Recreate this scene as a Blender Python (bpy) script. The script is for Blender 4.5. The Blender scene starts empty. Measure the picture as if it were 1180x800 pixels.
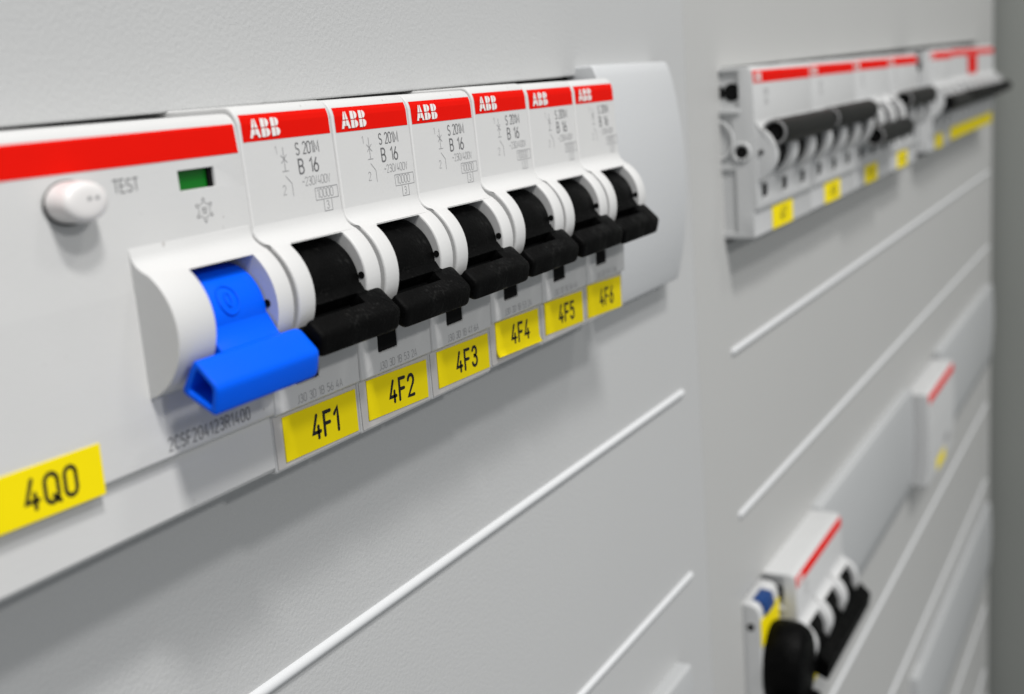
import bpy, bmesh, math, random
from mathutils import Vector, Matrix
random.seed(7)
PI = math.pi
S = 0.001                       # the code works in millimetres; meshes are written in metres
sc = bpy.context.scene
COL = sc.collection

# ------------------------------------------------------------------ materials
def mat(name, rgb, rough=0.45, spec=0.5, bump=0.0, bscale=900.0, mottled=0.0, mscale=60.0, rvar=0.0, bdist=0.00012, specks=None):
    m = bpy.data.materials.new(name); m.use_nodes = True
    nt = m.node_tree; N = nt.nodes; L = nt.links
    b = N['Principled BSDF']
    b.inputs['Base Color'].default_value = (*rgb, 1)
    b.inputs['Roughness'].default_value = rough
    b.inputs['Specular IOR Level'].default_value = spec
    tc = N.new('ShaderNodeTexCoord')
    if mottled:
        n = N.new('ShaderNodeTexNoise'); n.inputs['Scale'].default_value = mscale; n.inputs['Detail'].default_value = 5
        L.new(tc.outputs['Object'], n.inputs['Vector'])
        mr = N.new('ShaderNodeMapRange'); mr.inputs['To Min'].default_value = 1 - mottled; mr.inputs['To Max'].default_value = 1 + mottled
        L.new(n.outputs['Fac'], mr.inputs['Value'])
        mx = N.new('ShaderNodeVectorMath'); mx.operation = 'SCALE'; mx.inputs[0].default_value = rgb
        L.new(mr.outputs['Result'], mx.inputs['Scale']); L.new(mx.outputs['Vector'], b.inputs['Base Color'])
    if specks:
        n = N.new('ShaderNodeTexNoise'); n.inputs['Scale'].default_value = specks[0]; n.inputs['Detail'].default_value = 2
        n2 = N.new('ShaderNodeTexNoise'); n2.inputs['Scale'].default_value = specks[0]*.13; n2.inputs['Detail'].default_value = 1
        L.new(tc.outputs['Object'], n.inputs['Vector']); L.new(tc.outputs['Object'], n2.inputs['Vector'])
        mu = N.new('ShaderNodeMath'); mu.operation = 'MULTIPLY'; L.new(n.outputs['Fac'], mu.inputs[0]); L.new(n2.outputs['Fac'], mu.inputs[1])
        mr = N.new('ShaderNodeMapRange'); mr.inputs['From Min'].default_value = specks[1]; mr.inputs['From Max'].default_value = specks[1] + specks[4]
        L.new(mu.outputs[0], mr.inputs['Value'])
        mix = N.new('ShaderNodeMix'); mix.data_type = 'RGBA'
        src = b.inputs['Base Color'].links[0].from_socket if b.inputs['Base Color'].links else None
        mix.inputs['A'].default_value = (*rgb, 1); mix.inputs['B'].default_value = (*specks[2], 1)
        if src: L.new(src, mix.inputs['A'])
        sm = N.new('ShaderNodeMath'); sm.operation = 'MULTIPLY'; sm.inputs[1].default_value = specks[3]
        L.new(mr.outputs['Result'], sm.inputs[0]); L.new(sm.outputs[0], mix.inputs['Factor']); L.new(mix.outputs['Result'], b.inputs['Base Color'])
    if rvar:
        n = N.new('ShaderNodeTexNoise'); n.inputs['Scale'].default_value = 400; n.inputs['Detail'].default_value = 6
        L.new(tc.outputs['Object'], n.inputs['Vector'])
        mr = N.new('ShaderNodeMapRange'); mr.inputs['From Min'].default_value = .35; mr.inputs['From Max'].default_value = .65
        mr.inputs['To Min'].default_value = rough - rvar; mr.inputs['To Max'].default_value = rough + rvar
        L.new(n.outputs['Fac'], mr.inputs['Value']); L.new(mr.outputs['Result'], b.inputs['Roughness'])
    if bump:
        n = N.new('ShaderNodeTexNoise'); n.inputs['Scale'].default_value = bscale; n.inputs['Detail'].default_value = 3
        L.new(tc.outputs['Object'], n.inputs['Vector'])
        bp = N.new('ShaderNodeBump'); bp.inputs['Strength'].default_value = bump; bp.inputs['Distance'].default_value = bdist
        L.new(n.outputs['Fac'], bp.inputs['Height']); L.new(bp.outputs['Normal'], b.inputs['Normal'])
    return m

M = {}
M['cover'] = mat('grey_powder_coat', (.47, .475, .475), .5, .35, bump=.75, bscale=1600, mottled=.03, mscale=9)
M['cover2'] = mat('warm_grey_powder_coat', (.458, .459, .45), .5, .35, bump=.5, bscale=1300, mottled=.03, mscale=9)
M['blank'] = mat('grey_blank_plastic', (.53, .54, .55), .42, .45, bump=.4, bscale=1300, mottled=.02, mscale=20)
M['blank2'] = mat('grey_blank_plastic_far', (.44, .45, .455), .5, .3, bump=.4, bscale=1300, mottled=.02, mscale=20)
M['rib'] = mat('pale_rib', (.62, .63, .64), .42, .45)
M['shell'] = mat('white_plastic', (.60, .60, .595), .45, .35, bump=.13, bscale=1900, mottled=.03, mscale=120, specks=(950, .455, (.26, .24, .22), .6, .03))
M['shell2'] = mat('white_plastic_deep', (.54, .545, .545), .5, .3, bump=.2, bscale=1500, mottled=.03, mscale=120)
M['groove'] = mat('dim_plastic', (.30, .30, .30), .5)
M['holder'] = mat('clear_label_holder', (.52, .505, .49), .5, .3, mottled=.05, mscale=200)
M['red'] = mat('red_print', (.70, .006, .002), .6, .06, mottled=.04, mscale=300)
M['yellow'] = mat('yellow_label', (.88, .71, .002), .6, .12, mottled=.03, mscale=150)
M['ink'] = mat('black_ink', (.008, .008, .008), .5, .3)
M['grey_ink'] = mat('grey_ink', (.15, .15, .155), .5, .3)
M['pale_ink'] = mat('pale_grey_ink', (.31, .31, .315), .5, .3)
M['white_ink'] = mat('white_ink', (.78, .76, .74), .45, .3)
M['black'] = mat('black_plastic', (.0016, .0016, .0016), .48, .06, bump=.7, bscale=2200, mottled=.6, mscale=500, rvar=.16, specks=(1700, .365, (.016, .016, .0155), .8, .16))
M['char'] = mat('charcoal_plastic', (.009, .009, .0085), .5, .16, bump=.3, bscale=2000)
M['hole'] = mat('hole_shade_window_black', (.006, .006, .006), .8, .1)  # black windows, and the shade of holes and slots put in as colour
M['blue'] = mat('blue_plastic', (.0, .10, .80), .42, .10, bump=.22, bscale=2200, mottled=.06, mscale=160)
M['green'] = mat('green_flag', (.0, .13, .006), .4, .4)
M['button'] = mat('white_button', (.74, .72, .71), .3, .5)
M['wall'] = mat('cabinet_grey', (.24, .25, .235), .55, .3, bump=.3, bscale=1200)
M['inside'] = mat('inside_shade', (.02, .02, .02), .8, .1)  # unlit cabinet interior put in as a near-black colour

# ------------------------------------------------------------------ mesh helpers
class MB:
    def __init__(s): s.v = []; s.f = []
    def add(s, vs, fs):
        o = len(s.v); s.v += [tuple(p) for p in vs]; s.f += [tuple(i + o for i in f) for f in fs]; return s
    def box(s, x0, x1, y0, y1, z0, z1):
        vs = [(x, y, z) for x in (x0, x1) for y in (y0, y1) for z in (z0, z1)]
        return s.add(vs, [(0, 1, 3, 2), (4, 6, 7, 5), (0, 4, 5, 1), (2, 3, 7, 6), (0, 2, 6, 4), (1, 5, 7, 3)])
    def prism(s, prof, x0, x1, xs=None):            # prof: (y, z) points, extruded along x
        n = len(prof); xs = xs or [x0, x1]
        vs = [(x, y, z) for x in xs for (y, z) in prof]
        fs = []
        for k in range(len(xs) - 1):
            fs += [(k*n + i, k*n + (i+1) % n, (k+1)*n + (i+1) % n, (k+1)*n + i) for i in range(n)]
        fs += [tuple(range(n))[::-1], tuple(range((len(xs)-1)*n, len(xs)*n))]
        return s.add(vs, fs)
    def xprism(s, rings):                            # rings: list of (x, prof)
        n = len(rings[0][1]); vs = [(x, y, z) for x, p in rings for (y, z) in p]; fs = []
        for k in range(len(rings) - 1):
            fs += [(k*n + i, k*n + (i+1) % n, (k+1)*n + (i+1) % n, (k+1)*n + i) for i in range(n)]
        fs += [tuple(range(n))[::-1], tuple(range((len(rings)-1)*n, len(rings)*n))]
        return s.add(vs, fs)
    def cyl_x(s, x0, x1, cy, cz, r, n=48):
        return s.prism([(cy + r*math.cos(2*PI*i/n), cz + r*math.sin(2*PI*i/n)) for i in range(n)], x0, x1)
    def rings_y(s, rings, n=40):                     # rings: (cx, cz, rx, rz, y), closed both ends
        vs = [(cx + rx*math.cos(2*PI*i/n), y, cz + rz*math.sin(2*PI*i/n)) for cx, cz, rx, rz, y in rings for i in range(n)]
        fs = []
        for k in range(len(rings) - 1):
            fs += [(k*n + i, k*n + (i+1) % n, (k+1)*n + (i+1) % n, (k+1)*n + i) for i in range(n)]
        fs += [tuple(range(n))[::-1], tuple(range((len(rings)-1)*n, len(rings)*n))]
        return s.add(vs, fs)
    def tube(s, pts, r, n=8):
        pts = [Vector(p) for p in pts]; vs = []; fs = []
        up = Vector((0, 1, 0))
        for i, p in enumerate(pts):
            d = (pts[min(i+1, len(pts)-1)] - pts[max(i-1, 0)]).normalized()
            a = d.cross(up)
            if a.length < 1e-4: a = d.cross(Vector((0, 0, 1)))
            a.normalize(); b = d.cross(a)
            vs += [p + r*(a*math.cos(2*PI*k/n) + b*math.sin(2*PI*k/n)) for k in range(n)]
        for i in range(len(pts) - 1):
            fs += [(i*n+k, i*n+(k+1) % n, (i+1)*n+(k+1) % n, (i+1)*n+k) for k in range(n)]
        fs += [tuple(range(n)), tuple(range((len(pts)-1)*n, len(pts)*n))]
        return s.add(vs, fs)
    def mesh(s, name, off=(0, 0, 0)):
        me = bpy.data.meshes.new(name)
        me.from_pydata([((x-off[0])*S, (y-off[1])*S, (z-off[2])*S) for x, y, z in s.v], [], s.f)
        bm = bmesh.new(); bm.from_mesh(me); bmesh.ops.recalc_face_normals(bm, faces=bm.faces); bm.to_mesh(me); bm.free()
        return me

def link(name, me, m, parent=None):
    o = bpy.data.objects.new(name, me); COL.objects.link(o)
    if m is not None:
        me.materials.clear(); me.materials.append(m)
    if parent: o.parent = parent
    return o

def bake(o, ang=35, flat=None):
    dg = bpy.context.evaluated_depsgraph_get(); dg.update()
    me = bpy.data.meshes.new_from_object(o.evaluated_get(dg), depsgraph=dg)
    mats = list(o.data.materials); o.modifiers.clear(); o.data = me
    me.materials.clear()
    for q in mats: me.materials.append(q)
    smooth(me, ang, flat)
    return o

def smooth(me, ang=35, flat=None):
    bm = bmesh.new(); bm.from_mesh(me)
    for f in bm.faces: f.smooth = not (flat and f.calc_area() > flat*S*S)
    for e in bm.edges:
        e.smooth = not (len(e.link_faces) != 2 or e.calc_face_angle(0) > math.radians(ang))
    bm.to_mesh(me); bm.free()

def cut(o, cutters, op='DIFFERENCE'):
    objs = []
    for c in cutters:
        q = link('cutter', c.mesh('cutter'), None); objs.append(q)
        md = o.modifiers.new('b', 'BOOLEAN'); md.operation = op; md.solver = 'EXACT'; md.object = q
    bake(o)
    for q in objs: bpy.data.objects.remove(q)
    return o

def bevel(o, w, seg=3, ang=32, clamp=False, flat=None, miter='MITER_ARC'):
    bm = bmesh.new(); bm.from_mesh(o.data)
    bmesh.ops.remove_doubles(bm, verts=bm.verts, dist=2e-6)
    bmesh.ops.dissolve_limit(bm, angle_limit=math.radians(1), verts=bm.verts, edges=bm.edges)
    bm.to_mesh(o.data); bm.free()
    md = o.modifiers.new('v', 'BEVEL'); md.width = w*S; md.segments = seg; md.limit_method = 'ANGLE'
    md.angle_limit = math.radians(ang); md.use_clamp_overlap = clamp; md.harden_normals = False
    md.miter_outer = miter
    return bake(o, 40, flat)

def part(name, mb, m, parent=None, bev=0, seg=3, ang=35, clamp=True):
    o = link(name, mb.mesh(name), M[m] if isinstance(m, str) else m, parent)
    if bev: bevel(o, bev, seg, clamp=clamp)
    else: smooth(o.data, ang)
    return o

def thing(name, label, cat, loc, group=None):
    o = bpy.data.objects.new(name, None); COL.objects.link(o); o.empty_display_size = .005
    o.location = Vector(loc)*S; tag(o, label, cat, group); return o
def tag(o, label, cat, group=None):
    o['label'] = label; o['category'] = cat
    if group: o['group'] = group
    return o
def dup(root, loc, label):
    r = root.copy(); COL.objects.link(r); r.location = Vector(loc)*S; r['label'] = label
    for ch in list(root.children):
        c = ch.copy(); COL.objects.link(c); c.parent = r
        for g in ch.children:
            d = g.copy(); COL.objects.link(d); d.parent = c
    return r

# ------------------------------------------------------------------ stroke lettering
def arc(cx, cy, rx, ry, a0, a1, n=10):
    return [(cx + rx*math.cos(math.radians(a0 + (a1-a0)*i/n)), cy + ry*math.sin(math.radians(a0 + (a1-a0)*i/n))) for i in range(n+1)]
W0 = .5
def _stad(w=W0): return arc(w/2, 1-w/2, w/2, w/2, 0, 180) + arc(w/2, w/2, w/2, w/2, 180, 360) + [(w, 1-w/2)]
G = {
 '0': (.5, [_stad()]), 'O': (.55, [_stad(.55)]), 'Q': (.56, [_stad(.56), [(.34, .22), (.6, -.02)]]),
 '1': (.3, [[(0, .76), (.24, 1), (.24, 0)]]),
 '2': (.5, [arc(.25, .74, .24, .26, 170, -35) + [(0, 0), (.5, 0)]]),
 '3': (.5, [arc(.25, .76, .22, .24, 160, -90) + arc(.25, .27, .25, .27, 90, -160)]),
 '4': (.52, [[(.3, 1), (0, .26), (.52, .26)], [(.38, .5), (.38, 0)]]),
 '5': (.5, [[(.46, 1), (.06, 1), (.04, .56)] + arc(.24, .32, .26, .32, 120, -150)]),
 '6': (.5, [[(.36, 1), (.05, .45)] + arc(.25, .28, .25, .28, 160, -200, 18)]),
 '7': (.5, [[(0, 1), (.5, 1), (.16, 0)]]),
 '8': (.5, [arc(.25, .76, .21, .24, -90, 270, 16), arc(.25, .27, .25, .26, -90, 270, 16)]),
 '9': (.5, [[(.14, 0), (.45, .55)] + arc(.25, .72, .25, .28, -20, 340, 18)]),
 'A': (.56, [[(0, 0), (.28, 1), (.56, 0)], [(.1, .32), (.46, .32)]]),
 'B': (.52, [[(0, 0), (0, 1), (.26, 1)] + arc(.26, .76, .22, .24, 90, -90) + arc(.26, .26, .26, .26, 90, -90) + [(0, 0)], [(0, .52), (.26, .52)]]),
 'C': (.52, [arc(.27, .74, .25, .26, 20, 180) + arc(.27, .26, .25, .26, 180, 340)]),
 'D': (.52, [[(0, 0), (0, 1), (.22, 1)] + arc(.22, .7, .3, .3, 90, 0) + arc(.22, .3, .3, .3, 0, -90) + [(0, 0)]]),
 'E': (.46, [[(.46, 1), (0, 1), (0, 0), (.46, 0)], [(0, .52), (.4, .52)]]),
 'F': (.46, [[(.46, 1), (0, 1), (0, 0)], [(0, .5), (.4, .5)]]),
 'J': (.36, [[(.34, 1), (.34, .22)] + arc(.14, .22, .2, .22, 0, -130)]),
 'M': (.7, [[(0, 0), (0, 1), (.35, .2), (.7, 1), (.7, 0)]]),
 'R': (.52, [[(0, 0), (0, 1), (.26, 1)] + arc(.26, .75, .24, .25, 90, -90) + [(0, .5)], [(.28, .5), (.52, 0)]]),
 'S': (.5, [arc(.25, .75, .23, .25, 25, 270) + arc(.25, .25, .25, .25, 90, -155)]),
 'T': (.5, [[(0, 1), (.5, 1)], [(.25, 1), (.25, 0)]]),
 'V': (.52, [[(0, 1), (.26, 0), (.52, 1)]]),
 '/': (.34, [[(0, 0), (.34, 1)]]), '-': (.34, [[(0, .5), (.34, .5)]]), '~': (.4, [[(0, .45), (.1, .56), (.28, .44), (.4, .55)]]),
 ' ': (.24, []),
}
def ribbon(mb, pts, w, yf, eps, closed=False, caps=False):
    P = []
    for p in pts:
        if not P or (abs(p[0]-P[-1][0]) + abs(p[1]-P[-1][1])) > 1e-6: P.append(p)
    n = len(P); L = []; R_ = []
    for i in range(n):
        a = P[i-1] if i else P[i]; b = P[i+1] if i < n-1 else P[i]
        d0 = (P[i][0]-a[0], P[i][1]-a[1]); d1 = (b[0]-P[i][0], b[1]-P[i][1])
        def nrm(d):
            l = math.hypot(*d); return (-d[1]/l, d[0]/l) if l else None
        n0 = nrm(d0); n1 = nrm(d1); n0 = n0 or n1; n1 = n1 or n0
        m = (n0[0]+n1[0], n0[1]+n1[1]); l = math.hypot(*m)
        if l < .2: m = n0; k = 1
        else: m = (m[0]/l, m[1]/l); k = min(1.6, 1/max(.3, m[0]*n0[0]+m[1]*n0[1]))
        h = w/2*k
        L.append((P[i][0]+m[0]*h, P[i][1]+m[1]*h)); R_.append((P[i][0]-m[0]*h, P[i][1]-m[1]*h))
    vs = [(x, yf(z)-eps, z) for x, z in L + R_]
    mb.add(vs, [(i, i+1, n+i+1, n+i) for i in range(n-1)])
    if caps:
        for q in (P[0], P[-1]):
            c = [(q[0]+w/2*math.cos(2*PI*k/12), q[1]+w/2*math.sin(2*PI*k/12)) for k in range(12)]
            mb.add([(x, yf(z)-eps-.004, z) for x, z in c], [tuple(range(12))])

def text(mb, s, x, z, h, w, yf, eps=.02, sx=1.0, gap=.2, rot=0, caps=False, piv=None):
    """baseline start at (x, z), cap height h, stroke width w; returns end x"""
    cx = x; ca, sa = math.cos(rot), math.sin(rot); pv = piv or (x, z)
    for ch in s:
        wd, strokes = G[ch]
        for st in strokes:
            pts = []
            dense = []
            for i, p in enumerate(st):
                if i:
                    q = st[i-1]; k = max(1, int(math.hypot(p[0]-q[0], p[1]-q[1])*h/1.2))
                    dense += [(q[0]+(p[0]-q[0])*j/k, q[1]+(p[1]-q[1])*j/k) for j in range(k)]
            dense.append(st[-1])
            for a, b in dense:
                X = cx + a*h*sx; Z = z + b*h
                X, Z = pv[0]+(X-pv[0])*ca-(Z-pv[1])*sa, pv[1]+(X-pv[0])*sa+(Z-pv[1])*ca
                pts.append((X, Z))
            ribbon(mb, pts, w, yf, eps, caps=caps)
        cx += (wd*sx + gap)*h
    return cx - gap*h
def text_w(s, h, sx=1.0, gap=.2): return sum((G[c][0]*sx + gap)*h for c in s) - gap*h

# ------------------------------------------------------------------ the breaker's side profile
FACE = [(1.15, 1.02), (.75, .93), (.38, .74), (.05, .42), (-.22, .0), (-.42, -.5), (-.55, -1.1), (-.66, -4), (-.80, -8), (-.96, -12.5),
        (-1.08, -17), (-1.1, -23), (-1.05, -29), (-.85, -35.6), (-.72, -35.85)]
def yface(z):
    p = FACE
    if z >= p[0][1]: return p[0][0]
    for i in range(len(p)-1):
        if p[i][1] >= z >= p[i+1][1]:
            t = (p[i][1]-z)/max(1e-6, p[i][1]-p[i+1][1]); return p[i][0]+(p[i+1][0]-p[i][0])*t
    return 0.0
HC = (1.2, -21.3); HR = 7.5
def hump_profile(r=HR, back=3.0):
    p = [(back, -11.9), (-.72, -12.0), (-.97, -12.75), (-1.1, -13.35), (-1.32, -13.85), (-1.68, -14.32), (-2.2, -14.72), (-2.7, -15.0)]
    for i in range(23):
        t = math.radians(54 - (54+74)*i/22)
        p.append((HC[0]-r*math.cos(t), HC[1]+r*math.sin(t)))
    p.append((back, -29.2))
    return p

def shell_mesh(poles, pitch, mname, x_in=(3.6, 13.9), hx=(.5, 17.0), full=(.1, 17.5), step=True, bev=.3):
    """front housing of a breaker: a slab with a hump, a toggle opening and a small window for every pole"""
    w = pitch*(poles-1)
    hp = [p for p in hump_profile()[2:-1] if p[0] < -1.0 or p[1] > -20]
    fa = [p for p in FACE if p[1] > -12.6]; fb = [(-1.05, -29.0), (-.85, -35.6), (-.72, -35.85)]
    low = [(.0, -36.0), (.0, -42.9), (.35, -43.2)] if step else [(-.6, -42.9), (-.3, -43.2)]
    prof = [(28, 1.05), (1.9, 1.05)] + fa + hp + fb + low + [(28, -43.2)]
    if poles == 1:
        b = MB().prism(prof, full[0], full[1])
        def inset(x, y):
            k = min(1, max(0, (-1.15-y)/1.6)) * .42
            return x + (k if x < 5 else -k)
        b.v = [(inset(x, y) if -30 < z < -12 else x, y, z) for x, y, z in b.v]
    else:
        flatp = [(28, 1.05), (1.9, 1.05)] + FACE + low + [(28, -43.2)]
        b = MB().prism(flatp, full[0], full[1] + w)
    o = link('housing', b.mesh('housing'), M[mname])
    humps = []; cuts = []
    for k in range(poles):
        dx = pitch*k
        if poles > 1: humps.append(MB().prism(hump_profile(), hx[0]+dx, hx[1]+dx))
        cuts.append(MB().box(x_in[0]+dx, x_in[1]+dx, -12, 8.2, -31.0 if False else -28.9, -15.4))
        cuts.append(MB().box(4.6+dx, 9.2+dx, -4, .9, -32.9, -29.4))
    if humps: cut(o, humps, 'UNION')
    cut(o, cuts, 'DIFFERENCE')
    bevel(o, bev, 3, ang=38, flat=60)
    return o

def smooth_off(fn, d): return lambda z: fn(z) - d

# --- the emblem: three letters cut by a level and upright lines
def emblem(mb, x, z, h, yf, eps=.045, ex=1.28):
    g = .055*h; hh = (h-g)/2
    def poly(pts):
        mb.add([(x+a*h*ex, yf(z+b*h)-eps, z+b*h) for a, b in pts], [tuple(range(len(pts)))])
    lo = (0, .47); hi = (.53, 1)
    # A
    poly([(.135, .53), (.25, 1.0), (.315, 1.0), (.315, .53)]); poly([(.365, .53), (.365, 1.0), (.43, 1.0), (.545, .53)])
    poly([(0, 0), (.12, .47), (.315, .47), (.315, .16), (.20, .16), (.165, 0)])
    poly([(.365, .16), (.365, .47), (.56, .47), (.68, 0), (.515, 0), (.48, .16)])
    for bx in (.76, 1.42):
        poly([(bx, .53), (bx, 1), (bx+.24, 1), (bx+.24, .53)])
        poly([(bx+.29, .53), (bx+.29, 1)] + [(bx+.29+.20*math.sin(t), .765+.235*math.cos(t)) for t in [PI*i/8 for i in range(1, 8)]] + [(bx+.29, .53)][:0])
        poly([(bx, 0), (bx, .47), (bx+.24, .47), (bx+.24, 0)])
        poly([(bx+.29, 0), (bx+.29, .47)] + [(bx+.29+.26*math.sin(t), .235+.235*math.cos(t)) for t in [PI*i/8 for i in range(1, 8)]])

def band(mb, x0, x1, z0, z1, yf, eps=.03):
    n = 36
    vs = []
    for i in range(n+1):
        z = z0 + (z1-z0)*i/n
        vs += [(x0, yf(z)-eps, z), (x1, yf(z)-eps, z)]
    mb.add(vs, [(2*i, 2*i+1, 2*i+3, 2*i+2) for i in range(n)])

# --- toggles
def bar_profile(T, O, B, K, r=.55):
    """rounded quadrilateral through four (y, z) corners"""
    P = [T, O, B, K]; out = []
    for i in range(4):
        p = Vector(P[i]); a = (Vector(P[i-1])-p).normalized(); b = (Vector(P[(i+1) % 4])-p).normalized()
        p0 = p + a*r; p1 = p + b*r
        for k in range(5):
            t = k/4; out.append(tuple((1-t)**2*p0 + 2*t*(1-t)*p + t*t*p1))
    return out
def shrink(prof, cy, cz, k): return [(cy+(y-cy)*k, cz+(z-cz)*k) for y, z in prof]

BR = 6.1
BC = (.8, -21.8)
def toggle_mesh(name, m, x_in, xb, T, O, B, K, groove=None, hollow=None, r=.55, neck=None, br=6.1):
    o = link(name, MB().cyl_x(x_in[0]+.25, x_in[1]-.2, BC[0], BC[1], br, 64).mesh(name), m)
    nk = neck or [(-1.5, -19.9), (-4.7, -21.0), (-6.4, -22.9), (-6.2, -25.5), (-1.5, -25.5)]
    cy = (T[0]+O[0]+B[0]+K[0])/4; cz = (T[1]+O[1]+B[1]+K[1])/4
    pr = bar_profile(T, O, B, K, r)
    rings = []
    for xx, k in ((xb[0], .78), (xb[0]+.15, .9), (xb[0]+.4, .97), (xb[0]+.8, 1), (xb[1]-1.3, 1), (xb[1]-.75, .975), (xb[1]-.35, .91), (xb[1]-.1, .82), (xb[1], .7)):
        rings.append((xx, shrink(pr, cy, cz, k)))
    if hollow:
        rings = [(xb[0], shrink(pr, cy, cz, .97)), (xb[0]+.2, pr)] + rings[4:]
    cut(o, [MB().prism(nk, x_in[0]+.3, x_in[1]-.3), MB().xprism(rings)], 'UNION')
    cs = []
    if groove: cs.append(MB().prism(groove[1], *groove[0]))
    if hollow: cs.append(MB().prism(shrink(pr, cy, cz, .66), xb[0]-1, xb[0]+hollow))
    if cs: cut(o, cs)
    bevel(o, .16, 2, ang=40)
    return o

# ------------------------------------------------------------------ world of the cabinet: back plate, covers
def cover(name, label, x0, x1, z0, z1, holes, m, slant=None):
    xs = sorted({x0, x1} | {h[0] for h in holes} | {h[1] for h in holes})
    zs = sorted({z0, z1} | {h[2] for h in holes} | {h[3] for h in holes})
    mb = MB(); vid = {}
    def V(i, j):
        if (i, j) not in vid:
            z = zs[j]
            if slant and abs(zs[j]-slant[0]) < 1e-6: z += slant[1]*(xs[i]-slant[2])
            vid[(i, j)] = len(mb.v); mb.v.append((xs[i], 10.0, z))
        return vid[(i, j)]
    for i in range(len(xs)-1):
        for j in range(len(zs)-1):
            cx = (xs[i]+xs[i+1])/2; cz = (zs[j]+zs[j+1])/2
            if any(h[0] < cx < h[1] and h[2] < cz < h[3] for h in holes): continue
            mb.f.append((V(i, j), V(i+1, j), V(i+1, j+1), V(i, j+1)))
    t = thing(name, label, 'panel', ((x0+x1)/2, 12, z0))
    me = mb.mesh('face_sheet'); o = link('face_sheet', me, m, t)
    bm = bmesh.new(); bm.from_mesh(me)
    for f in bm.faces:
        if f.normal.y > 0: f.normal_flip()
    r = bmesh.ops.extrude_face_region(bm, geom=bm.faces[:])
    for v in [g for g in r['geom'] if isinstance(g, bmesh.types.BMVert)]: v.co.y += 2.4*S
    bmesh.ops.recalc_face_normals(bm, faces=bm.faces)
    bm.to_mesh(me); bm.free()
    bevel(o, .3, 3, ang=40, clamp=True, flat=25)
    o.matrix_parent_inverse = Matrix.Translation(-t.location)
    return t
def rel(o):      # children authored in panel coordinates under a moved empty
    o.matrix_parent_inverse = Matrix.Translation(-o.parent.location); return o

ROW = -146.0
def rib(parent, x0, x1, z, r=.92):
    n = 10; prof = [(10.6, z+r)] + [(10.15-r*1.05*math.sin(PI*i/n), z+r*math.cos(PI*i/n)) for i in range(n+1)] + [(10.6, z-r)]
    def sc_(k): return [(10.6+(y-10.6)*k, z+(q-z)*k) for y, q in prof]
    b = MB().xprism([(x0-.55, sc_(.25)), (x0-.4, sc_(.7)), (x0, sc_(1)), (x1, sc_(1)), (x1+.4, sc_(.7)), (x1+.55, sc_(.25))])
    return rel(part('moulded_rib', b, 'rib', parent))

left = cover('cover_panel', 'large light grey cover sheet around the labelled breaker row, left of the upright seam', -150, 172.6, -420, 150,
             [(-149, 150.5, -44.2, 1.0), (-60, 148, ROW-44.2, ROW+1.0)], M['cover'], slant=(1.0, .0105, 12))
for z in (-75.5, -123.5, ROW-77, ROW-125): rib(left, -40 if z > -130 else -60, 159.8, z)
right = cover('cover_panel', 'warmer grey cover sheet with the distant blurred rows, right of the upright seam', 172.9, 722, -760, 170,
              [(198, 652, -44.2, 1.6), (199.2, 700, ROW-47.5, ROW-1.6), (460, 700, 2*ROW-44.2, 2*ROW+1.0), (460, 700, 3*ROW-44.2, 3*ROW+1.0)], M['cover2'], slant=(1.6, .012, 196))
for z, a, b_ in ((-74.2, 198.5, 705), (-121.8, 199.3, 705), (-227, 199, 705), (-280, 199, 705), (-372, 250, 705), (-420, 250, 705)):
    rib(right, a, b_, z, 1.0)

bp = part('mounting_plate', MB().box(-150, 722, 40, 42, -760, 170), 'inside')
tag(bp, 'back plate coloured dark for the shade in the thin gap above the breakers', 'plate')
sw = part('side_wall', MB().box(732, 744, -420, 60, -900, 300), 'wall', bev=1.0)
sw['kind'] = 'structure'

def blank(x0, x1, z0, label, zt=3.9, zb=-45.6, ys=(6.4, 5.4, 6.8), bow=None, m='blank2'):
    prof = [(12.0, zt-.2), (ys[0]+.5, zt)]
    n = 14
    for i in range(n+1):
        t = i/n; z = (zt-.45) + (zb+.5-(zt-.45))*t
        y = (1-t)*(1-t)*ys[0] + 2*t*(1-t)*(2*ys[1]-(ys[0]+ys[2])/2) + t*t*ys[2]
        prof.append((y, z))
    if bow: prof = prof[:2] + bow; prof[1] = (bow[0][0]+.5, zt)
    prof += [(ys[2]+.5, zb), (12.0, zb+.2)]
    o = link('blanking_plate', MB().prism(prof, x0, x1).mesh('blanking_plate'), M[m])
    me = o.data
    for v in me.vertices: v.co.x -= x0*S
    bevel(o, .5, 4, ang=40, clamp=True)
    o.location = Vector((x0, 0, z0))*S
    tag(o, label, 'blanking plate', 'blank strips closing the unused cut-outs')
    return o
blank(111.2, 150.5, 0, 'bowed light grey blanking plate right beside the breaker labelled 4F6', m='blank',
      bow=[(6.0, 3.5), (5.3, 1.6), (4.7, -.8), (4.1, -4), (3.5, -8), (3.05, -12), (2.8, -16), (2.68, -20), (2.7, -24), (2.85, -28), (3.15, -32), (3.65, -36), (4.3, -39.5), (5.0, -42.5), (5.7, -45.2)])
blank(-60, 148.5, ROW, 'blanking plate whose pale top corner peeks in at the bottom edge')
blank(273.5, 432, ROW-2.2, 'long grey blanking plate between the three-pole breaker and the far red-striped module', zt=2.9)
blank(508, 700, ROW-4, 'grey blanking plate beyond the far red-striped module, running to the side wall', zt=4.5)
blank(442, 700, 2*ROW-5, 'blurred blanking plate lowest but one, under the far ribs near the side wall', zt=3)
blank(470, 700, 3*ROW-2, 'lowest blurred blanking plate in the corner by the side wall')

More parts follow.
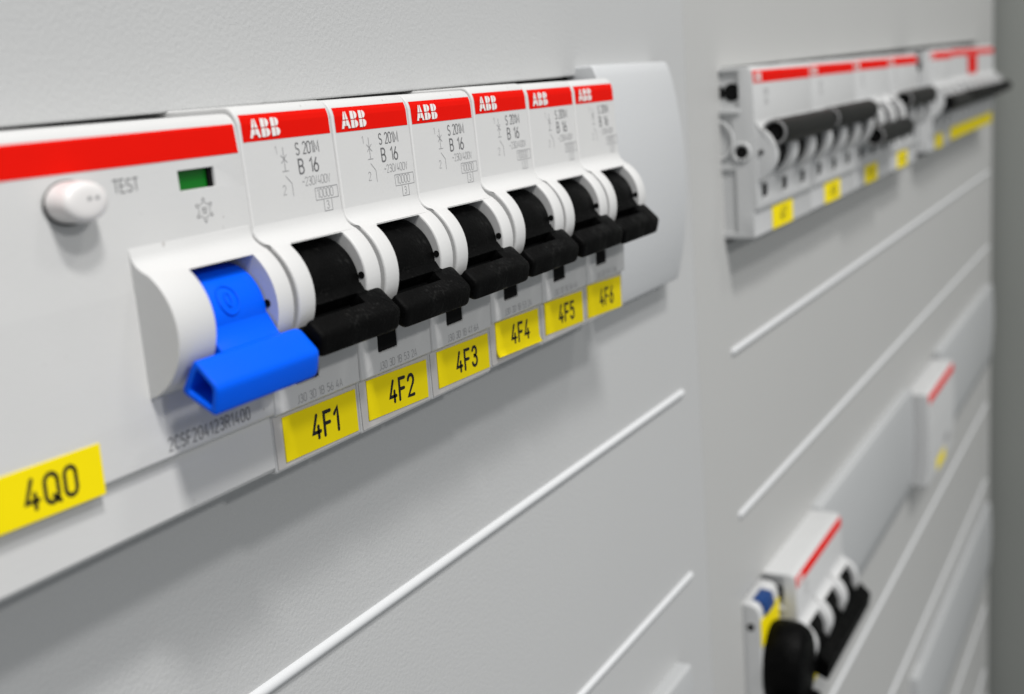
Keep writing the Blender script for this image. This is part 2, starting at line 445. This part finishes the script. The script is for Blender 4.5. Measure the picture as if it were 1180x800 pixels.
# ------------------------------------------------------------------ six single-pole breakers
def printed(parent, serial, pitchscale=1.0):
    yf = yface
    b = MB(); band(b, .62, 17.0, -3.15, -.02, yf, .03); rel0(part('red_band', b, 'red', parent))
    b = MB(); emblem(b, 1.85, -2.74, 2.15, yf, .13); rel0(part('emblem', b, 'white_ink', parent))
    b = MB()
    text(b, 'S', 9.75, -5.3, 1.42, .17, yf, sx=.9); text(b, '201M', 11.15, -5.25, 1.42, .165, yf, sx=.86, gap=.15)
    text(b, 'B', 9.95, -7.6, 1.72, .23, yf); text(b, '16', 12.1, -7.57, 1.72, .23, yf, gap=.14)
    rel0(part('rating_text', b, 'grey_ink', parent))
    b = MB()
    text(b, '~230/400V', 10.2, -9.15, 1.05, .1, yf, gap=.15, sx=.95)
    rel0(part('voltage_text', b, 'pale_ink', parent))
    b = MB()
    text(b, '10000', 12.75, -10.9, 1.1, .1, yf, gap=.15)
    ribbon(b, [(12.4, -9.65), (16.95, -9.65), (16.95, -11.15), (12.4, -11.15), (12.4, -9.65)], .1, yf, .02)
    text(b, '3', 14.35, -12.4, .98, .1, yf)
    ribbon(b, [(13.85, -11.2), (13.85, -12.65), (15.45, -12.65), (15.45, -11.2)], .1, yf, .03)
    rel0(part('capacity_mark', b, 'pale_ink', parent))
    b = MB()
    text(b, serial, 4.4, -35.3, 1.05, .1, yf, gap=.2, sx=.95)
    rel0(part('serial_text', b, 'pale_ink', parent))
    b = MB()
    text(b, '1', 5.95, -4.9, .95, .08, yf); text(b, '2', 6.4, -9.8, 1.1, .1, yf)
    for st in ([(7.35, -4.2), (7.35, -6.35)], [(6.8, -5.1), (7.9, -6.05)], [(7.9, -5.1), (6.8, -6.05)], [(6.75, -7.05), (7.95, -7.05)], [(7.35, -6.3), (7.35, -7.0)],
               [(7.2, -7.6), (8.2, -8.6), (8.2, -10.1)]):
        ribbon(b, st, .11, yf, .02)
    rel0(part('circuit_symbol', b, 'pale_ink', parent))
def rel0(o): return o

def label_plate(parent, x0, x1, zt, zb, rot, txt, y=-.02, h=2.95, th=.14, tx=None, m='yellow', curl=False, w=.5, name='yellow_label'):
    cx, cz = (x0+x1)/2, (zt+zb)/2
    b = MB().box(x0, x1, y-th, y, zb, zt)
    if curl:
        b = MB().prism([(y, zt), (y-th, zt), (y-th, zb+1.2), (y-th-.25, zb+.5), (y-th-.6, zb), (y-.35, zb), (y-.1, zb+.5), (y, zb+1.2)], x0, x1)
    ca, sa = math.cos(rot), math.sin(rot)
    b.v = [(cx+(x-cx)*ca-(z-cz)*sa, yy, cz+(x-cx)*sa+(z-cz)*ca) for x, yy, z in b.v]
    o = part(name, b, m, parent, bev=.04, seg=1)
    if txt:
        t = MB(); tw = text_w(txt, h, sx=.95, gap=.3); sx_ = (cx - tw/2 + .75 if tx is None else tx)
        text(t, txt, sx_, cz-h/2, h, w, lambda z: y-th, eps=.03, sx=.95, gap=.3, rot=rot, caps=True, piv=(cx, cz))
        part('label_text', t, 'ink', o)
    return o

shell1 = shell_mesh(1, 17.6, 'shell')
GR = ((1.6, 11.9), [(-5.9, -23.1), (-7.9, -25.0), (-6.9, -26.0), (-4.9, -24.1)])
tog1 = toggle_mesh('toggle', M['black'], (3.6, 13.9), (.45, 17.0), (-5.9, -22.45), (-9.2, -25.6), (-8.5, -28.4), (-4.7, -26.9), r=.7,
                   groove=((-.5, 11.7), [(-6.35, -22.5), (-7.45, -23.6), (-5.9, -25.3), (-4.8, -24.2)]))
def stop_slot_shade(x, y=-5.5, z=-20.8): return MB().cyl_x(x-.04, x+.3, y, z, .47, 20)  # flat dark disc on the wall, painted shade of the slot
DZ = [-.02, -.10, -.12, .30, .16, .12]
LAB = [((1.85, 16.85), (-36.55, -42.25), -1.0), ((1.8, 16.6), (-36.45, -42.0), -2.0), ((1.95, 17.0), (-36.5, -42.0), -1.3),
       ((1.95, 16.7), (-36.3, -41.9), -1.9), ((1.55, 16.6), (-36.3, -41.95), -2.1), ((1.1, 16.4), (-36.4, -42.5), -2.6)]
SER = ['J30 3D 1B 56 4A', 'J30 3D 1B 53 2A', 'J30 3D 1B 41 6A', 'J30 3D 1B 53 2A', 'J30 3D 1B 56 4A', 'J30 3D 1B 41 6A']
WHERE = ['white single-pole breaker with yellow label 4F1, right next to the blue toggle', 'white single-pole breaker labelled 4F2, second of the black-toggled row',
         'white single-pole breaker labelled 4F3', 'white single-pole breaker labelled 4F4 whose yellow label curls at the bottom',
         'white single-pole breaker labelled 4F5', 'white single-pole breaker labelled 4F6, beside the grey blanking plate']
for k in range(6):
    t = thing('circuit_breaker', WHERE[k], 'circuit breaker', (17.6*k, 0, DZ[k]), 'single-pole breakers with black toggles in the near row')
    if k == 0: h, g = shell1, tog1
    else:
        h = shell1.copy(); COL.objects.link(h); g = tog1.copy(); COL.objects.link(g)
    h.parent = t; g.parent = t
    TW = [0, 1.4, -.8, 1.0, -1.2, .5][k]; PV = Vector((0, HC[0], HC[1]))*S
    g.matrix_local = Matrix.Translation(PV) @ Matrix.Rotation(math.radians(TW), 4, 'X') @ Matrix.Translation(-PV) @ Matrix.Translation(Vector(([0, .12, -.1, .05, .1, -.12][k], 0, 0))*S)
    part('indicator_window', MB().box(4.7, 9.1, -.75, .85, -32.8, -29.5), 'hole', t)
    part('label_holder', MB().box(.35, 17.25, -.12, -.005, -42.7, -36.1), 'holder', t, bev=.03, seg=1)
    printed(t, SER[k])
    (x0, x1), (zt, zb), rot = LAB[k]
    part('stop_slot_shade', stop_slot_shade(13.9), 'hole', t)
    label_plate(t, x0, x1, zt, zb, math.radians(rot), '4F%d' % (k+1), y=-.13, curl=(k == 3))

# ------------------------------------------------------------------ the residual-current breaker with the blue toggle
rc = thing('residual_current_breaker', 'wide white breaker with blue toggle, TEST button and yellow label 4Q0', 'circuit breaker', (0, 0, 0))
RX = (-19.0, -.55); RIN = (-13.5, -3.3)
RF = [(y+.1, z-.75 if z > -2 else z) for y, z in FACE]
rprof = [(28, .30), (2.0, .30)] + [(1.25, .27), (.85, .18), (.48, 0), (.12, -.35), (-.15, -.75), (-.35, -1.2)] + [(-.6, -4), (-.74, -8), (-.88, -12.5), (-.97, -17), (-1.0, -23), (-1.0, -30), (-.9, -35.2), (-.75, -35.5)] + \
        [(.0, -35.65), (.0, -42.2), (.6, -42.8), (28, -42.8)]
def yr(z):
    p = [(1.25, .27), (.85, .18), (.48, 0), (.12, -.35), (-.15, -.75), (-.35, -1.2), (-.6, -4), (-.74, -8), (-.88, -12.5), (-.97, -17), (-1.0, -23), (-1.0, -30), (-.9, -35.2)]
    for i in range(len(p)-1):
        if p[i][1] >= z >= p[i+1][1]:
            tt = (p[i][1]-z)/(p[i][1]-p[i+1][1]); return p[i][0]+(p[i+1][0]-p[i][0])*tt
    return -.9
o = link('housing', MB().prism(rprof, -70.2, .0).mesh('housing'), M['shell'])
hp = [(y, z) for y, z in hump_profile()]
cut(o, [MB().prism(hp, *RX)], 'UNION')
cut(o, [MB().box(RIN[0], RIN[1], -12, 8.2, -28.9, -15.5), MB().box(-10.35, -4.75, -4, 1.2, -7.55, -5.35)])
bevel(o, .34, 3, ang=38, flat=40, clamp=True); o.parent = rc
bt = toggle_mesh('toggle', M['blue'], RIN, (-17.7, -.35), (-6.6, -24.1), (-9.5, -27.1), (-8.7, -30.3), (-4.2, -27.8), hollow=11, r=.7, br=5.5,
                 neck=[(-1.5, -20.2), (-4.1, -21.3), (-6.5, -24.5), (-8.2, -26.6), (-5.6, -27.6), (-1.5, -25.5)])
bt.parent = rc
part('stop_slot_shade', stop_slot_shade(RIN[1], -4.75, -21.1), 'hole', rc)
b = MB()
def on_barrel(x, s, r=5.55): # s: arc length from the barrel's front centre, up positive
    a = s/r; return (x, BC[0]-r*math.cos(a), BC[1]+r*math.sin(a))
c0 = (-9.0, 2.3)
b.tube([on_barrel(c0[0]+1.5*math.cos(2*PI*i/32), c0[1]+1.7*math.sin(2*PI*i/32)) for i in range(33)], .15)
b.tube([on_barrel(c0[0]+.42*math.cos(2*PI*i/24), c0[1]+.8*math.sin(2*PI*i/24)) for i in range(25)], .11)
part('moulded_mark', b, 'blue', bt)
b = MB(); band(b, -69.9, -.45, -4.2, -.95, yr, .05); part('red_band', b, 'red', rc)
fl = part('indicator_flag', MB().box(-10.3, -5.45, .0, 1.1, -7.5, -5.4), 'green', rc)
part('flag_slot', MB().box(-5.4, -4.78, -.35, 1.1, -7.52, -5.38), 'hole', rc)
b = MB(); text(b, 'TEST', -19.5, -6.75, 1.3, .16, yr, sx=1.05, gap=.18)
part('printed_text', b, 'grey_ink', rc)
b = MB(); text(b, '2CSF204123R1400', -17.3, -34.7, 1.45, .17, yr, sx=.82, gap=.22); text(b, '0070', -5.2, -32.2, 1.4, .17, yr, sx=.9, gap=.2)
part('serial_text', b, 'grey_ink', rc)
b = MB(); sx0, sz0 = -7.2, -9.95
for i in range(6):
    a = PI/6 + i*PI/3; a2 = a + PI/3
    ribbon(b, [(sx0+1.0*math.cos(a), sz0+.95*math.sin(a)), (sx0+1.0*math.cos(a2), sz0+.95*math.sin(a2))], .07, yr, .02)
    for da in (-.16, .16):
        ribbon(b, [(sx0+1.1*math.cos(a+da*1.4), sz0+1.05*math.sin(a+da*1.4)), (sx0+1.45*math.cos(a), sz0+1.4*math.sin(a))], .09, yr, .025)
ribbon(b, [(sx0-.4, sz0+.25), (sx0+.4, sz0+.25)], .09, yr, .03); ribbon(b, [(sx0-.4, sz0), (sx0+.4, sz0)], .09, yr, .03); ribbon(b, [(sx0-.35, sz0-.3), (sx0+.35, sz0-.3)], .09, yr, .03)
part('sun_symbol', b, 'grey_ink', rc)
bc = (-25.6, -6.9)
b = MB().rings_y([(bc[0], bc[1], 2.85, 2.05, -.4), (bc[0], bc[1], 2.8, 2.02, -2.4), (bc[0], bc[1], 2.72, 1.95, -3.3), (bc[0], bc[1], 2.55, 1.8, -3.62), (bc[0], bc[1], 2.2, 1.5, -3.78), (bc[0], bc[1], 1.4, 1.0, -3.84), (bc[0], bc[1], .4, .3, -3.86)])
bo = part('test_button', b, 'button', rc, ang=50)
for q, rr in ((.1, .27), (1.05, .25)):
    part('dimple_shade', MB().rings_y([(bc[0]+q, bc[1]+.3, rr, rr*.75, -3.7), (bc[0]+q, bc[1]+.3, rr, rr*.75, -3.90)], 12), 'groove', bo)  # darker raised dots, the shade of two pits given as colour
b = MB().rings_y([(bc[0], bc[1]-.05, 3.0, 2.2, -.9), (bc[0], bc[1]-.05, 3.0, 2.2, -.99)])
part('button_rim', b, 'hole', rc)
label_plate(rc, -41.7, -26.6, -30.75, -36.05, math.radians(-1.2), '4Q0', y=-1.03, tx=-36.0, h=2.85, w=.46)

# ------------------------------------------------------------------ far multi-pole breakers
PW = 18.4
def multi(poles, name='multi_pole_breaker'):
    return shell_mesh(poles, PW, 'shell2', hx=(.4, 17.9), full=(.15, PW-.15), x_in=(2.7, 15.5), bev=.25)
def bar_handle(n, up, x0=1.0, x1=None):
    x1 = x1 or PW*n-1.5
    cy, cz = ((-7.6, -22.4) if up == 'mid' else (-5.6, -16.0) if up else (-6.8, -25.4))
    b = MB()
    N_ = 40; ro = 3.35; ri = 2.45
    circ = lambda r: [(cy+r*math.cos(2*PI*i/N_), cz+r*math.sin(2*PI*i/N_)) for i in range(N_)]
    # open tube at the near end
    rings = [(x0+7, circ(ri)), (x0, circ(ri)), (x0, circ(ro)), (x1-.8, circ(ro)), (x1-.2, circ(ro*.86)), (x1, circ(ro*.6))]
    vs = [(x, y, z) for x, p in rings for y, z in p]; fs = []
    for k in range(len(rings)-1): fs += [(k*N_+i, k*N_+(i+1) % N_, (k+1)*N_+(i+1) % N_, (k+1)*N_+i) for i in range(N_)]
    fs += [tuple(range(N_)), tuple(range(5*N_, 6*N_))]
    b.add(vs, fs)
    return b
def levers(n, up):
    b = MB()
    for k in range(n):
        dx = PW*k
        b.cyl_x(2.9+dx, 15.3+dx, HC[0], HC[1], 5.9, 40)
        if up: b.prism([(-1, -17), (-4.2, -19.2), (-6.8, -17.5), (-5, -14.6), (-1, -15.4)], 4.5+dx, 13.5+dx)
        else: b.prism([(-1.5, -20.2), (-4.6, -21.0), (-6.2, -23.6), (-5.6, -26.6), (-1.5, -25.5)], 4.5+dx, 13.5+dx)
    return b
def side_details(parent):
    """moulded left flank of the first pole: screw holes, a hub and a sunk lower field"""
    X = .13
    def disc(cy, cz, r, x, n=28): return MB().cyl_x(x, X+.85, cy, cz, r, n)
    part('screw_hole_shade', disc(5.2, -5.2, 2.3, X+.6).box(.7, .93, 7.5, 9.6, -6.6, -3.6), 'hole', parent)  # dark discs stand for the shade inside the screw holes
    part('screw_hole_shade', disc(2.9, -20.6, 1.55, X-.35), 'hole', parent)
    part('screw_hole_shade', disc(-2.2, -20.8, .6, X-.08), 'hole', parent)
    b = MB(); 
    b.box(X-.5, X+.02, 3.0, 9.8, -10.6, -9.6)
    b.tube([(X-.1, 2.9+2.2*math.cos(t), -20.6+2.2*math.sin(t)) for t in [2*PI*i/24 for i in range(25)]], .5)
    b.tube([(X-.1, 9.4-4.2*math.cos(t), -17.4+5.0*math.sin(t)) for t in [-PI/2+PI*i/16 for i in range(17)]], .35)
    part('flank_ridge', b, 'shell2', parent, bev=.15, seg=2)

def face_prints(parent, poles, first=0, logo=True, faint=True, xw=None):
    w = PW*poles
    b = MB(); band(b, .5, w-.5, -3.3, -.1, yface, .03); part('red_band', b, 'red', parent)
    if logo:
        b = MB(); emblem(b, 1.6, -2.85, 2.3, yface, .13); part('emblem', b, 'white_ink', parent)
    b = MB()
    text(b, 'S203', 9, -6.4, 1.4, .17, yface); text(b, 'C16', 9.3, -8.9, 1.6, .18, yface)
    part('rating_text', b, 'pale_ink', parent)
    b = MB()
    for k in range(poles): b.box(4.7+PW*k, 9.1+PW*k, -.75, .85, -32.8, -29.5)
    part('indicator_window', b, 'hole', parent)

m3 = multi(3)
cut(m3, [MB().box(-1, .9, 3.2, 9.9, -9.2, .2), MB().box(-1, .8, 4.6, 9.7, -41.6, -25.0), MB().box(-1, .6, 5.2, 9.9, -23.4, -11.2)])
GRP = 'breakers with linked black handles in the far upper row'
LB = ['three-pole breaker with its whole moulded flank in view, handle bar up, far upper row',
      'second three-pole breaker of the far upper row, handle bar up', 'three-pole breaker in the far upper row with its handle bar down',
      'three-pole breaker with raised handle, last before the bare gap in the far upper row']
UP = [True, True, False, True]
XS = [195.8, 251.4, 307.0, 362.6]
for k in range(4):
    t = thing('three_pole_breaker', LB[k], 'circuit breaker', (XS[k], 1.5, .5+.25*k), GRP)
    if k == 0: h = m3
    else: h = m3.copy(); COL.objects.link(h)
    h.parent = t
    face_prints(t, 3)
    hb = part('handle_bar', bar_handle(3, UP[k]), 'char', t, ang=45)
    part('toggle', levers(3, UP[k]), 'black', t, ang=30)
    c = (-5.6, -16.0) if UP[k] else (-6.8, -25.4)
    b = MB(); b.tube([(1.0, c[0]+2.95*math.cos(a), c[1]+2.95*math.sin(a)) for a in [2*PI*i/32 for i in range(33)]], .35)
    part('end_ring', b, mat('ring_grey', (.22, .22, .22)) if k == 0 else bpy.data.materials['ring_grey'], hb)
    part('bar_bore_shade', MB().cyl_x(1.4, 1.6, c[0], c[1], 2.15, 32), 'hole', hb)  # dark disc in the tube mouth paints the bore's shade
    label_plate(t, 15.4, 35.2, -36.6, -42.9, 0, '4F%d' % (k+7), y=-.02, h=3.0)
    side_details(t)

# second group: one four-pole unit and single-pole units behind it
t = thing('three_pole_breaker', 'three-pole breaker after the bare gap, tube-ended black handle bar lowered', 'circuit breaker', (448.5, 1.5, 2.2), GRP)
h = m3.copy(); COL.objects.link(h); h.parent = t
face_prints(t, 3); side_details(t)
hb = part('handle_bar', bar_handle(3, 'mid'), 'char', t, ang=45); part('toggle', levers(3, False), 'black', t, ang=30)
part('bar_bore_shade', MB().cyl_x(1.4, 1.6, -7.6, -22.4, 2.15, 32), 'hole', hb)  # same dark disc for the shade inside the tube
label_plate(t, 14, 34, -36.6, -42.9, 0, '', y=-.02)
s1 = shell_mesh(1, PW, 'shell2', hx=(.4, 17.9), full=(.15, PW-.15), x_in=(2.7, 15.5), bev=.25)
ORD = ['first', 'second', 'third', 'fourth', 'fifth', 'sixth', 'seventh', 'eighth']
for k in range(8):
    lab_ = ORD[k] + ' blurred single-pole breaker after the lowered tube-ended bar, counted towards the side wall'
    if k == 3: lab_ = 'blurred far single-pole breaker bearing the upright red strip'
    t = thing('circuit_breaker', lab_, 'circuit breaker', (448.5+PW*(3+k), 1.5, 2.8), 'single-pole breakers at the far end of the upper row')
    h = s1 if k == 0 else s1.copy()
    if k: COL.objects.link(h)
    h.parent = t
    b = MB(); band(b, .5, PW-.5, -3.2, -.1, yface, .03); part('red_band', b, 'red', t)
    g = part('toggle', levers(1, False).cyl_x(.3, PW-.3, -7.9, -22.2, 3.0, 32), 'black', t)
    label_plate(t, .3, PW-.3, -36.6, -42.6, 0, '', y=-.02)
    if k == 3:
        part('red_strip', MB().box(-6, PW+4, -1.35, -1.0, -12.5, -3.3), 'red', t)

# bare gap filler
f = thing('gap_filler', 'short pale filler strip in the bare gap between the two far breaker groups', 'filler strip', (418.4, 8, 0))
part('strip', MB().box(0, 29.6, 0, 3, -43.8, 1.4), 'shell2', f, bev=.3)
part('strip_ridge', MB().box(1, 28.6, -.5, .1, -22.4, -21.4), 'shell2', f, bev=.1, seg=1)

# ------------------------------------------------------------------ far second row
t = thing('three_pole_breaker', 'three-pole breaker beside the big black plug, solid black handle bar lowered', 'circuit breaker', (218.6, .6, ROW-1.9), GRP.replace('upper', 'lower'))
h = m3.copy(); COL.objects.link(h); h.parent = t
face_prints(t, 3); side_details(t)
part('toggle', levers(3, False).prism(bar_profile((-6.6, -22.8), (-10.2, -26.4), (-9.5, -31.4), (-4.6, -29.4)), .6, PW*3-.4), 'black', t)
label_plate(t, 14, 34, -36.6, -42.9, 0, '', y=-.02)

t = thing('far_module', 'blurred grey module with faded red stripe and one small yellow label, far lower row', 'modular device', (437, .6, ROW-4.2))
o = link('housing', MB().prism([(28, 1.05), (1.9, 1.05)] + FACE + [(.0, -36.0), (.0, -42.9), (.35, -43.2), (28, -43.2)], 0, 68).mesh('housing'), M['shell2'])
bevel(o, .4, 3, ang=38, flat=60); o.parent = t
b = MB(); band(b, .5, 67.5, -4.0, -.1, yface, .03); part('red_band', b, 'red', t)
part('dark_slot', MB().box(40, 50, -1.2, -.9, -34, -30), 'groove', t)
label_plate(t, 24, 46, -36.4, -43, 0, '', y=-.02)

# socket module with the black plug
t = thing('socket_module', 'narrow white module with blue tab and yellow label, partly behind the black plug', 'modular device', (199.8, 5.6, ROW-4.6))
pf = [(24, 1.6), (2.6, 1.6), (1.2, 1.2), (.3, .4), (-.3, -.9), (-.5, -3), (-.5, -40), (-.2, -44), (.9, -45.5), (24, -45.5)]
o = link('housing', MB().prism(pf, .1, 18.4).mesh('housing'), M['shell2']); bevel(o, .4, 3, ang=38, flat=60); o.parent = t
part('blue_tab', MB().prism(bar_profile((3.0, 2.0), (-.6, 1.5), (-1.6, -2.6), (1.2, -2.6), .5), 3.2, 11.5), mat('tab_blue', (.0, .035, .16)), t, bev=.3)
label_plate(t, .2, 18.0, -3.0, -11.4, 0, '', y=-.52)
part('screw_hole_shade', MB().cyl_x(-.02, .3, 2.4, -5.4, 1.1, 24), 'hole', t)  # dark disc in place of the shaded hole
p = thing('power_plug', 'big black rounded plug pressed on the narrow white module with the blue tab', 'plug', (209.5, 5.0, ROW-24.5))
b = MB().rings_y([(0, 0, 9.6, 12.0, 0), (0, 0, 10.4, 12.8, -1.2), (0, 0, 10.6, 13.0, -5), (0, 0, 10.2, 12.6, -8), (0, 0, 9.2, 11.5, -10), (0, 0, 8.6, 10.8, -10.6), (0, 0, 5, 6, -11)], 56)
part('plug_body', b, 'black', p, ang=40)
part('grip_block', MB().box(-14.5, 5, -13.5, -.3, -46, -9), 'black', p, bev=2.0, seg=4)
b = MB().tube([(-5, -4, -38), (-6, -4.5, -50), (-7, -4, -70), (-6, -3, -100)], 3.3, 16); part('cable', b, 'black', p)
b = MB()
for q in range(4): b.box(-13.5, 2, -14.1, -13.3, -17-q*6, -14.4-q*6)
part('grip_ribs', b, 'black', p, bev=.3, seg=2)

# ------------------------------------------------------------------ camera (solved from the photograph's perspective)
cam = bpy.data.cameras.new('camera'); co = bpy.data.objects.new('camera', cam); COL.objects.link(co)
CAMDATA = ((-105.380342, -94.442997, 0.435313), (0.47961626, -0.87409712, -0.07695761), (-0.2223733, -0.03623736, -0.97428793), (0.84883353, 0.48439765, -0.21175589), 1366.01)
C_, R0, D0, F0, FPX = CAMDATA
m4 = Matrix(((R0[0], -D0[0], -F0[0], C_[0]*S), (R0[1], -D0[1], -F0[1], C_[1]*S), (R0[2], -D0[2], -F0[2], C_[2]*S), (0, 0, 0, 1)))
co.matrix_world = m4
cam.sensor_width = 36; cam.lens = 36*FPX/1180; cam.clip_start = .005; cam.clip_end = 20
cam.dof.use_dof = True; cam.dof.focus_distance = .165; cam.dof.aperture_fstop = 22.5
sc.camera = co

# ------------------------------------------------------------------ light: two ceiling luminaires and the room's bounce
def area(name, d, dist, sx_, sy_, power, rgb, tgt=(130, 0, -60)):
    l = bpy.data.lights.new(name, 'AREA'); l.shape = 'RECTANGLE'; l.size = sx_; l.size_y = sy_; l.energy = power; l.color = rgb
    o = bpy.data.objects.new(name, l); COL.objects.link(o)
    d = Vector(d).normalized(); T = Vector(tgt)*S
    o.location = T + d*dist
    o.rotation_euler = (-d).to_track_quat('-Z', 'Y').to_euler()
    return o
area('ceiling_lamp', (-.55, -1, 2.0), 1.9, .26, .14, 22, (1, .985, .965))
area('ceiling_lamp_near', (-.42, -1, 1.30), 1.9, .24, .14, 12, (1, .985, .97))
area('low_front_lamp', (-.15, -1, .55), 1.9, .16, .09, 7.5, (1, .99, .975))  # lower frontal lamp that gives the short shadows under the toggles
area('ceiling_lamp_far', (.65, -1, 1.75), 2.2, .30, .2, 5, (1, .98, .94))
w = bpy.data.worlds.new('World'); sc.world = w; w.use_nodes = True
bg = w.node_tree.nodes['Background']; bg.inputs[0].default_value = (.93, .97, 1, 1); bg.inputs[1].default_value = .295

vs = sc.view_settings; vs.view_transform = 'Standard'; vs.look = 'None'; vs.exposure = 0; vs.gamma = 1; vs.use_curve_mapping = False
sc.cycles.use_denoising = True
sc.cycles.max_bounces = 6; sc.cycles.diffuse_bounces = 4; sc.cycles.glossy_bounces = 3
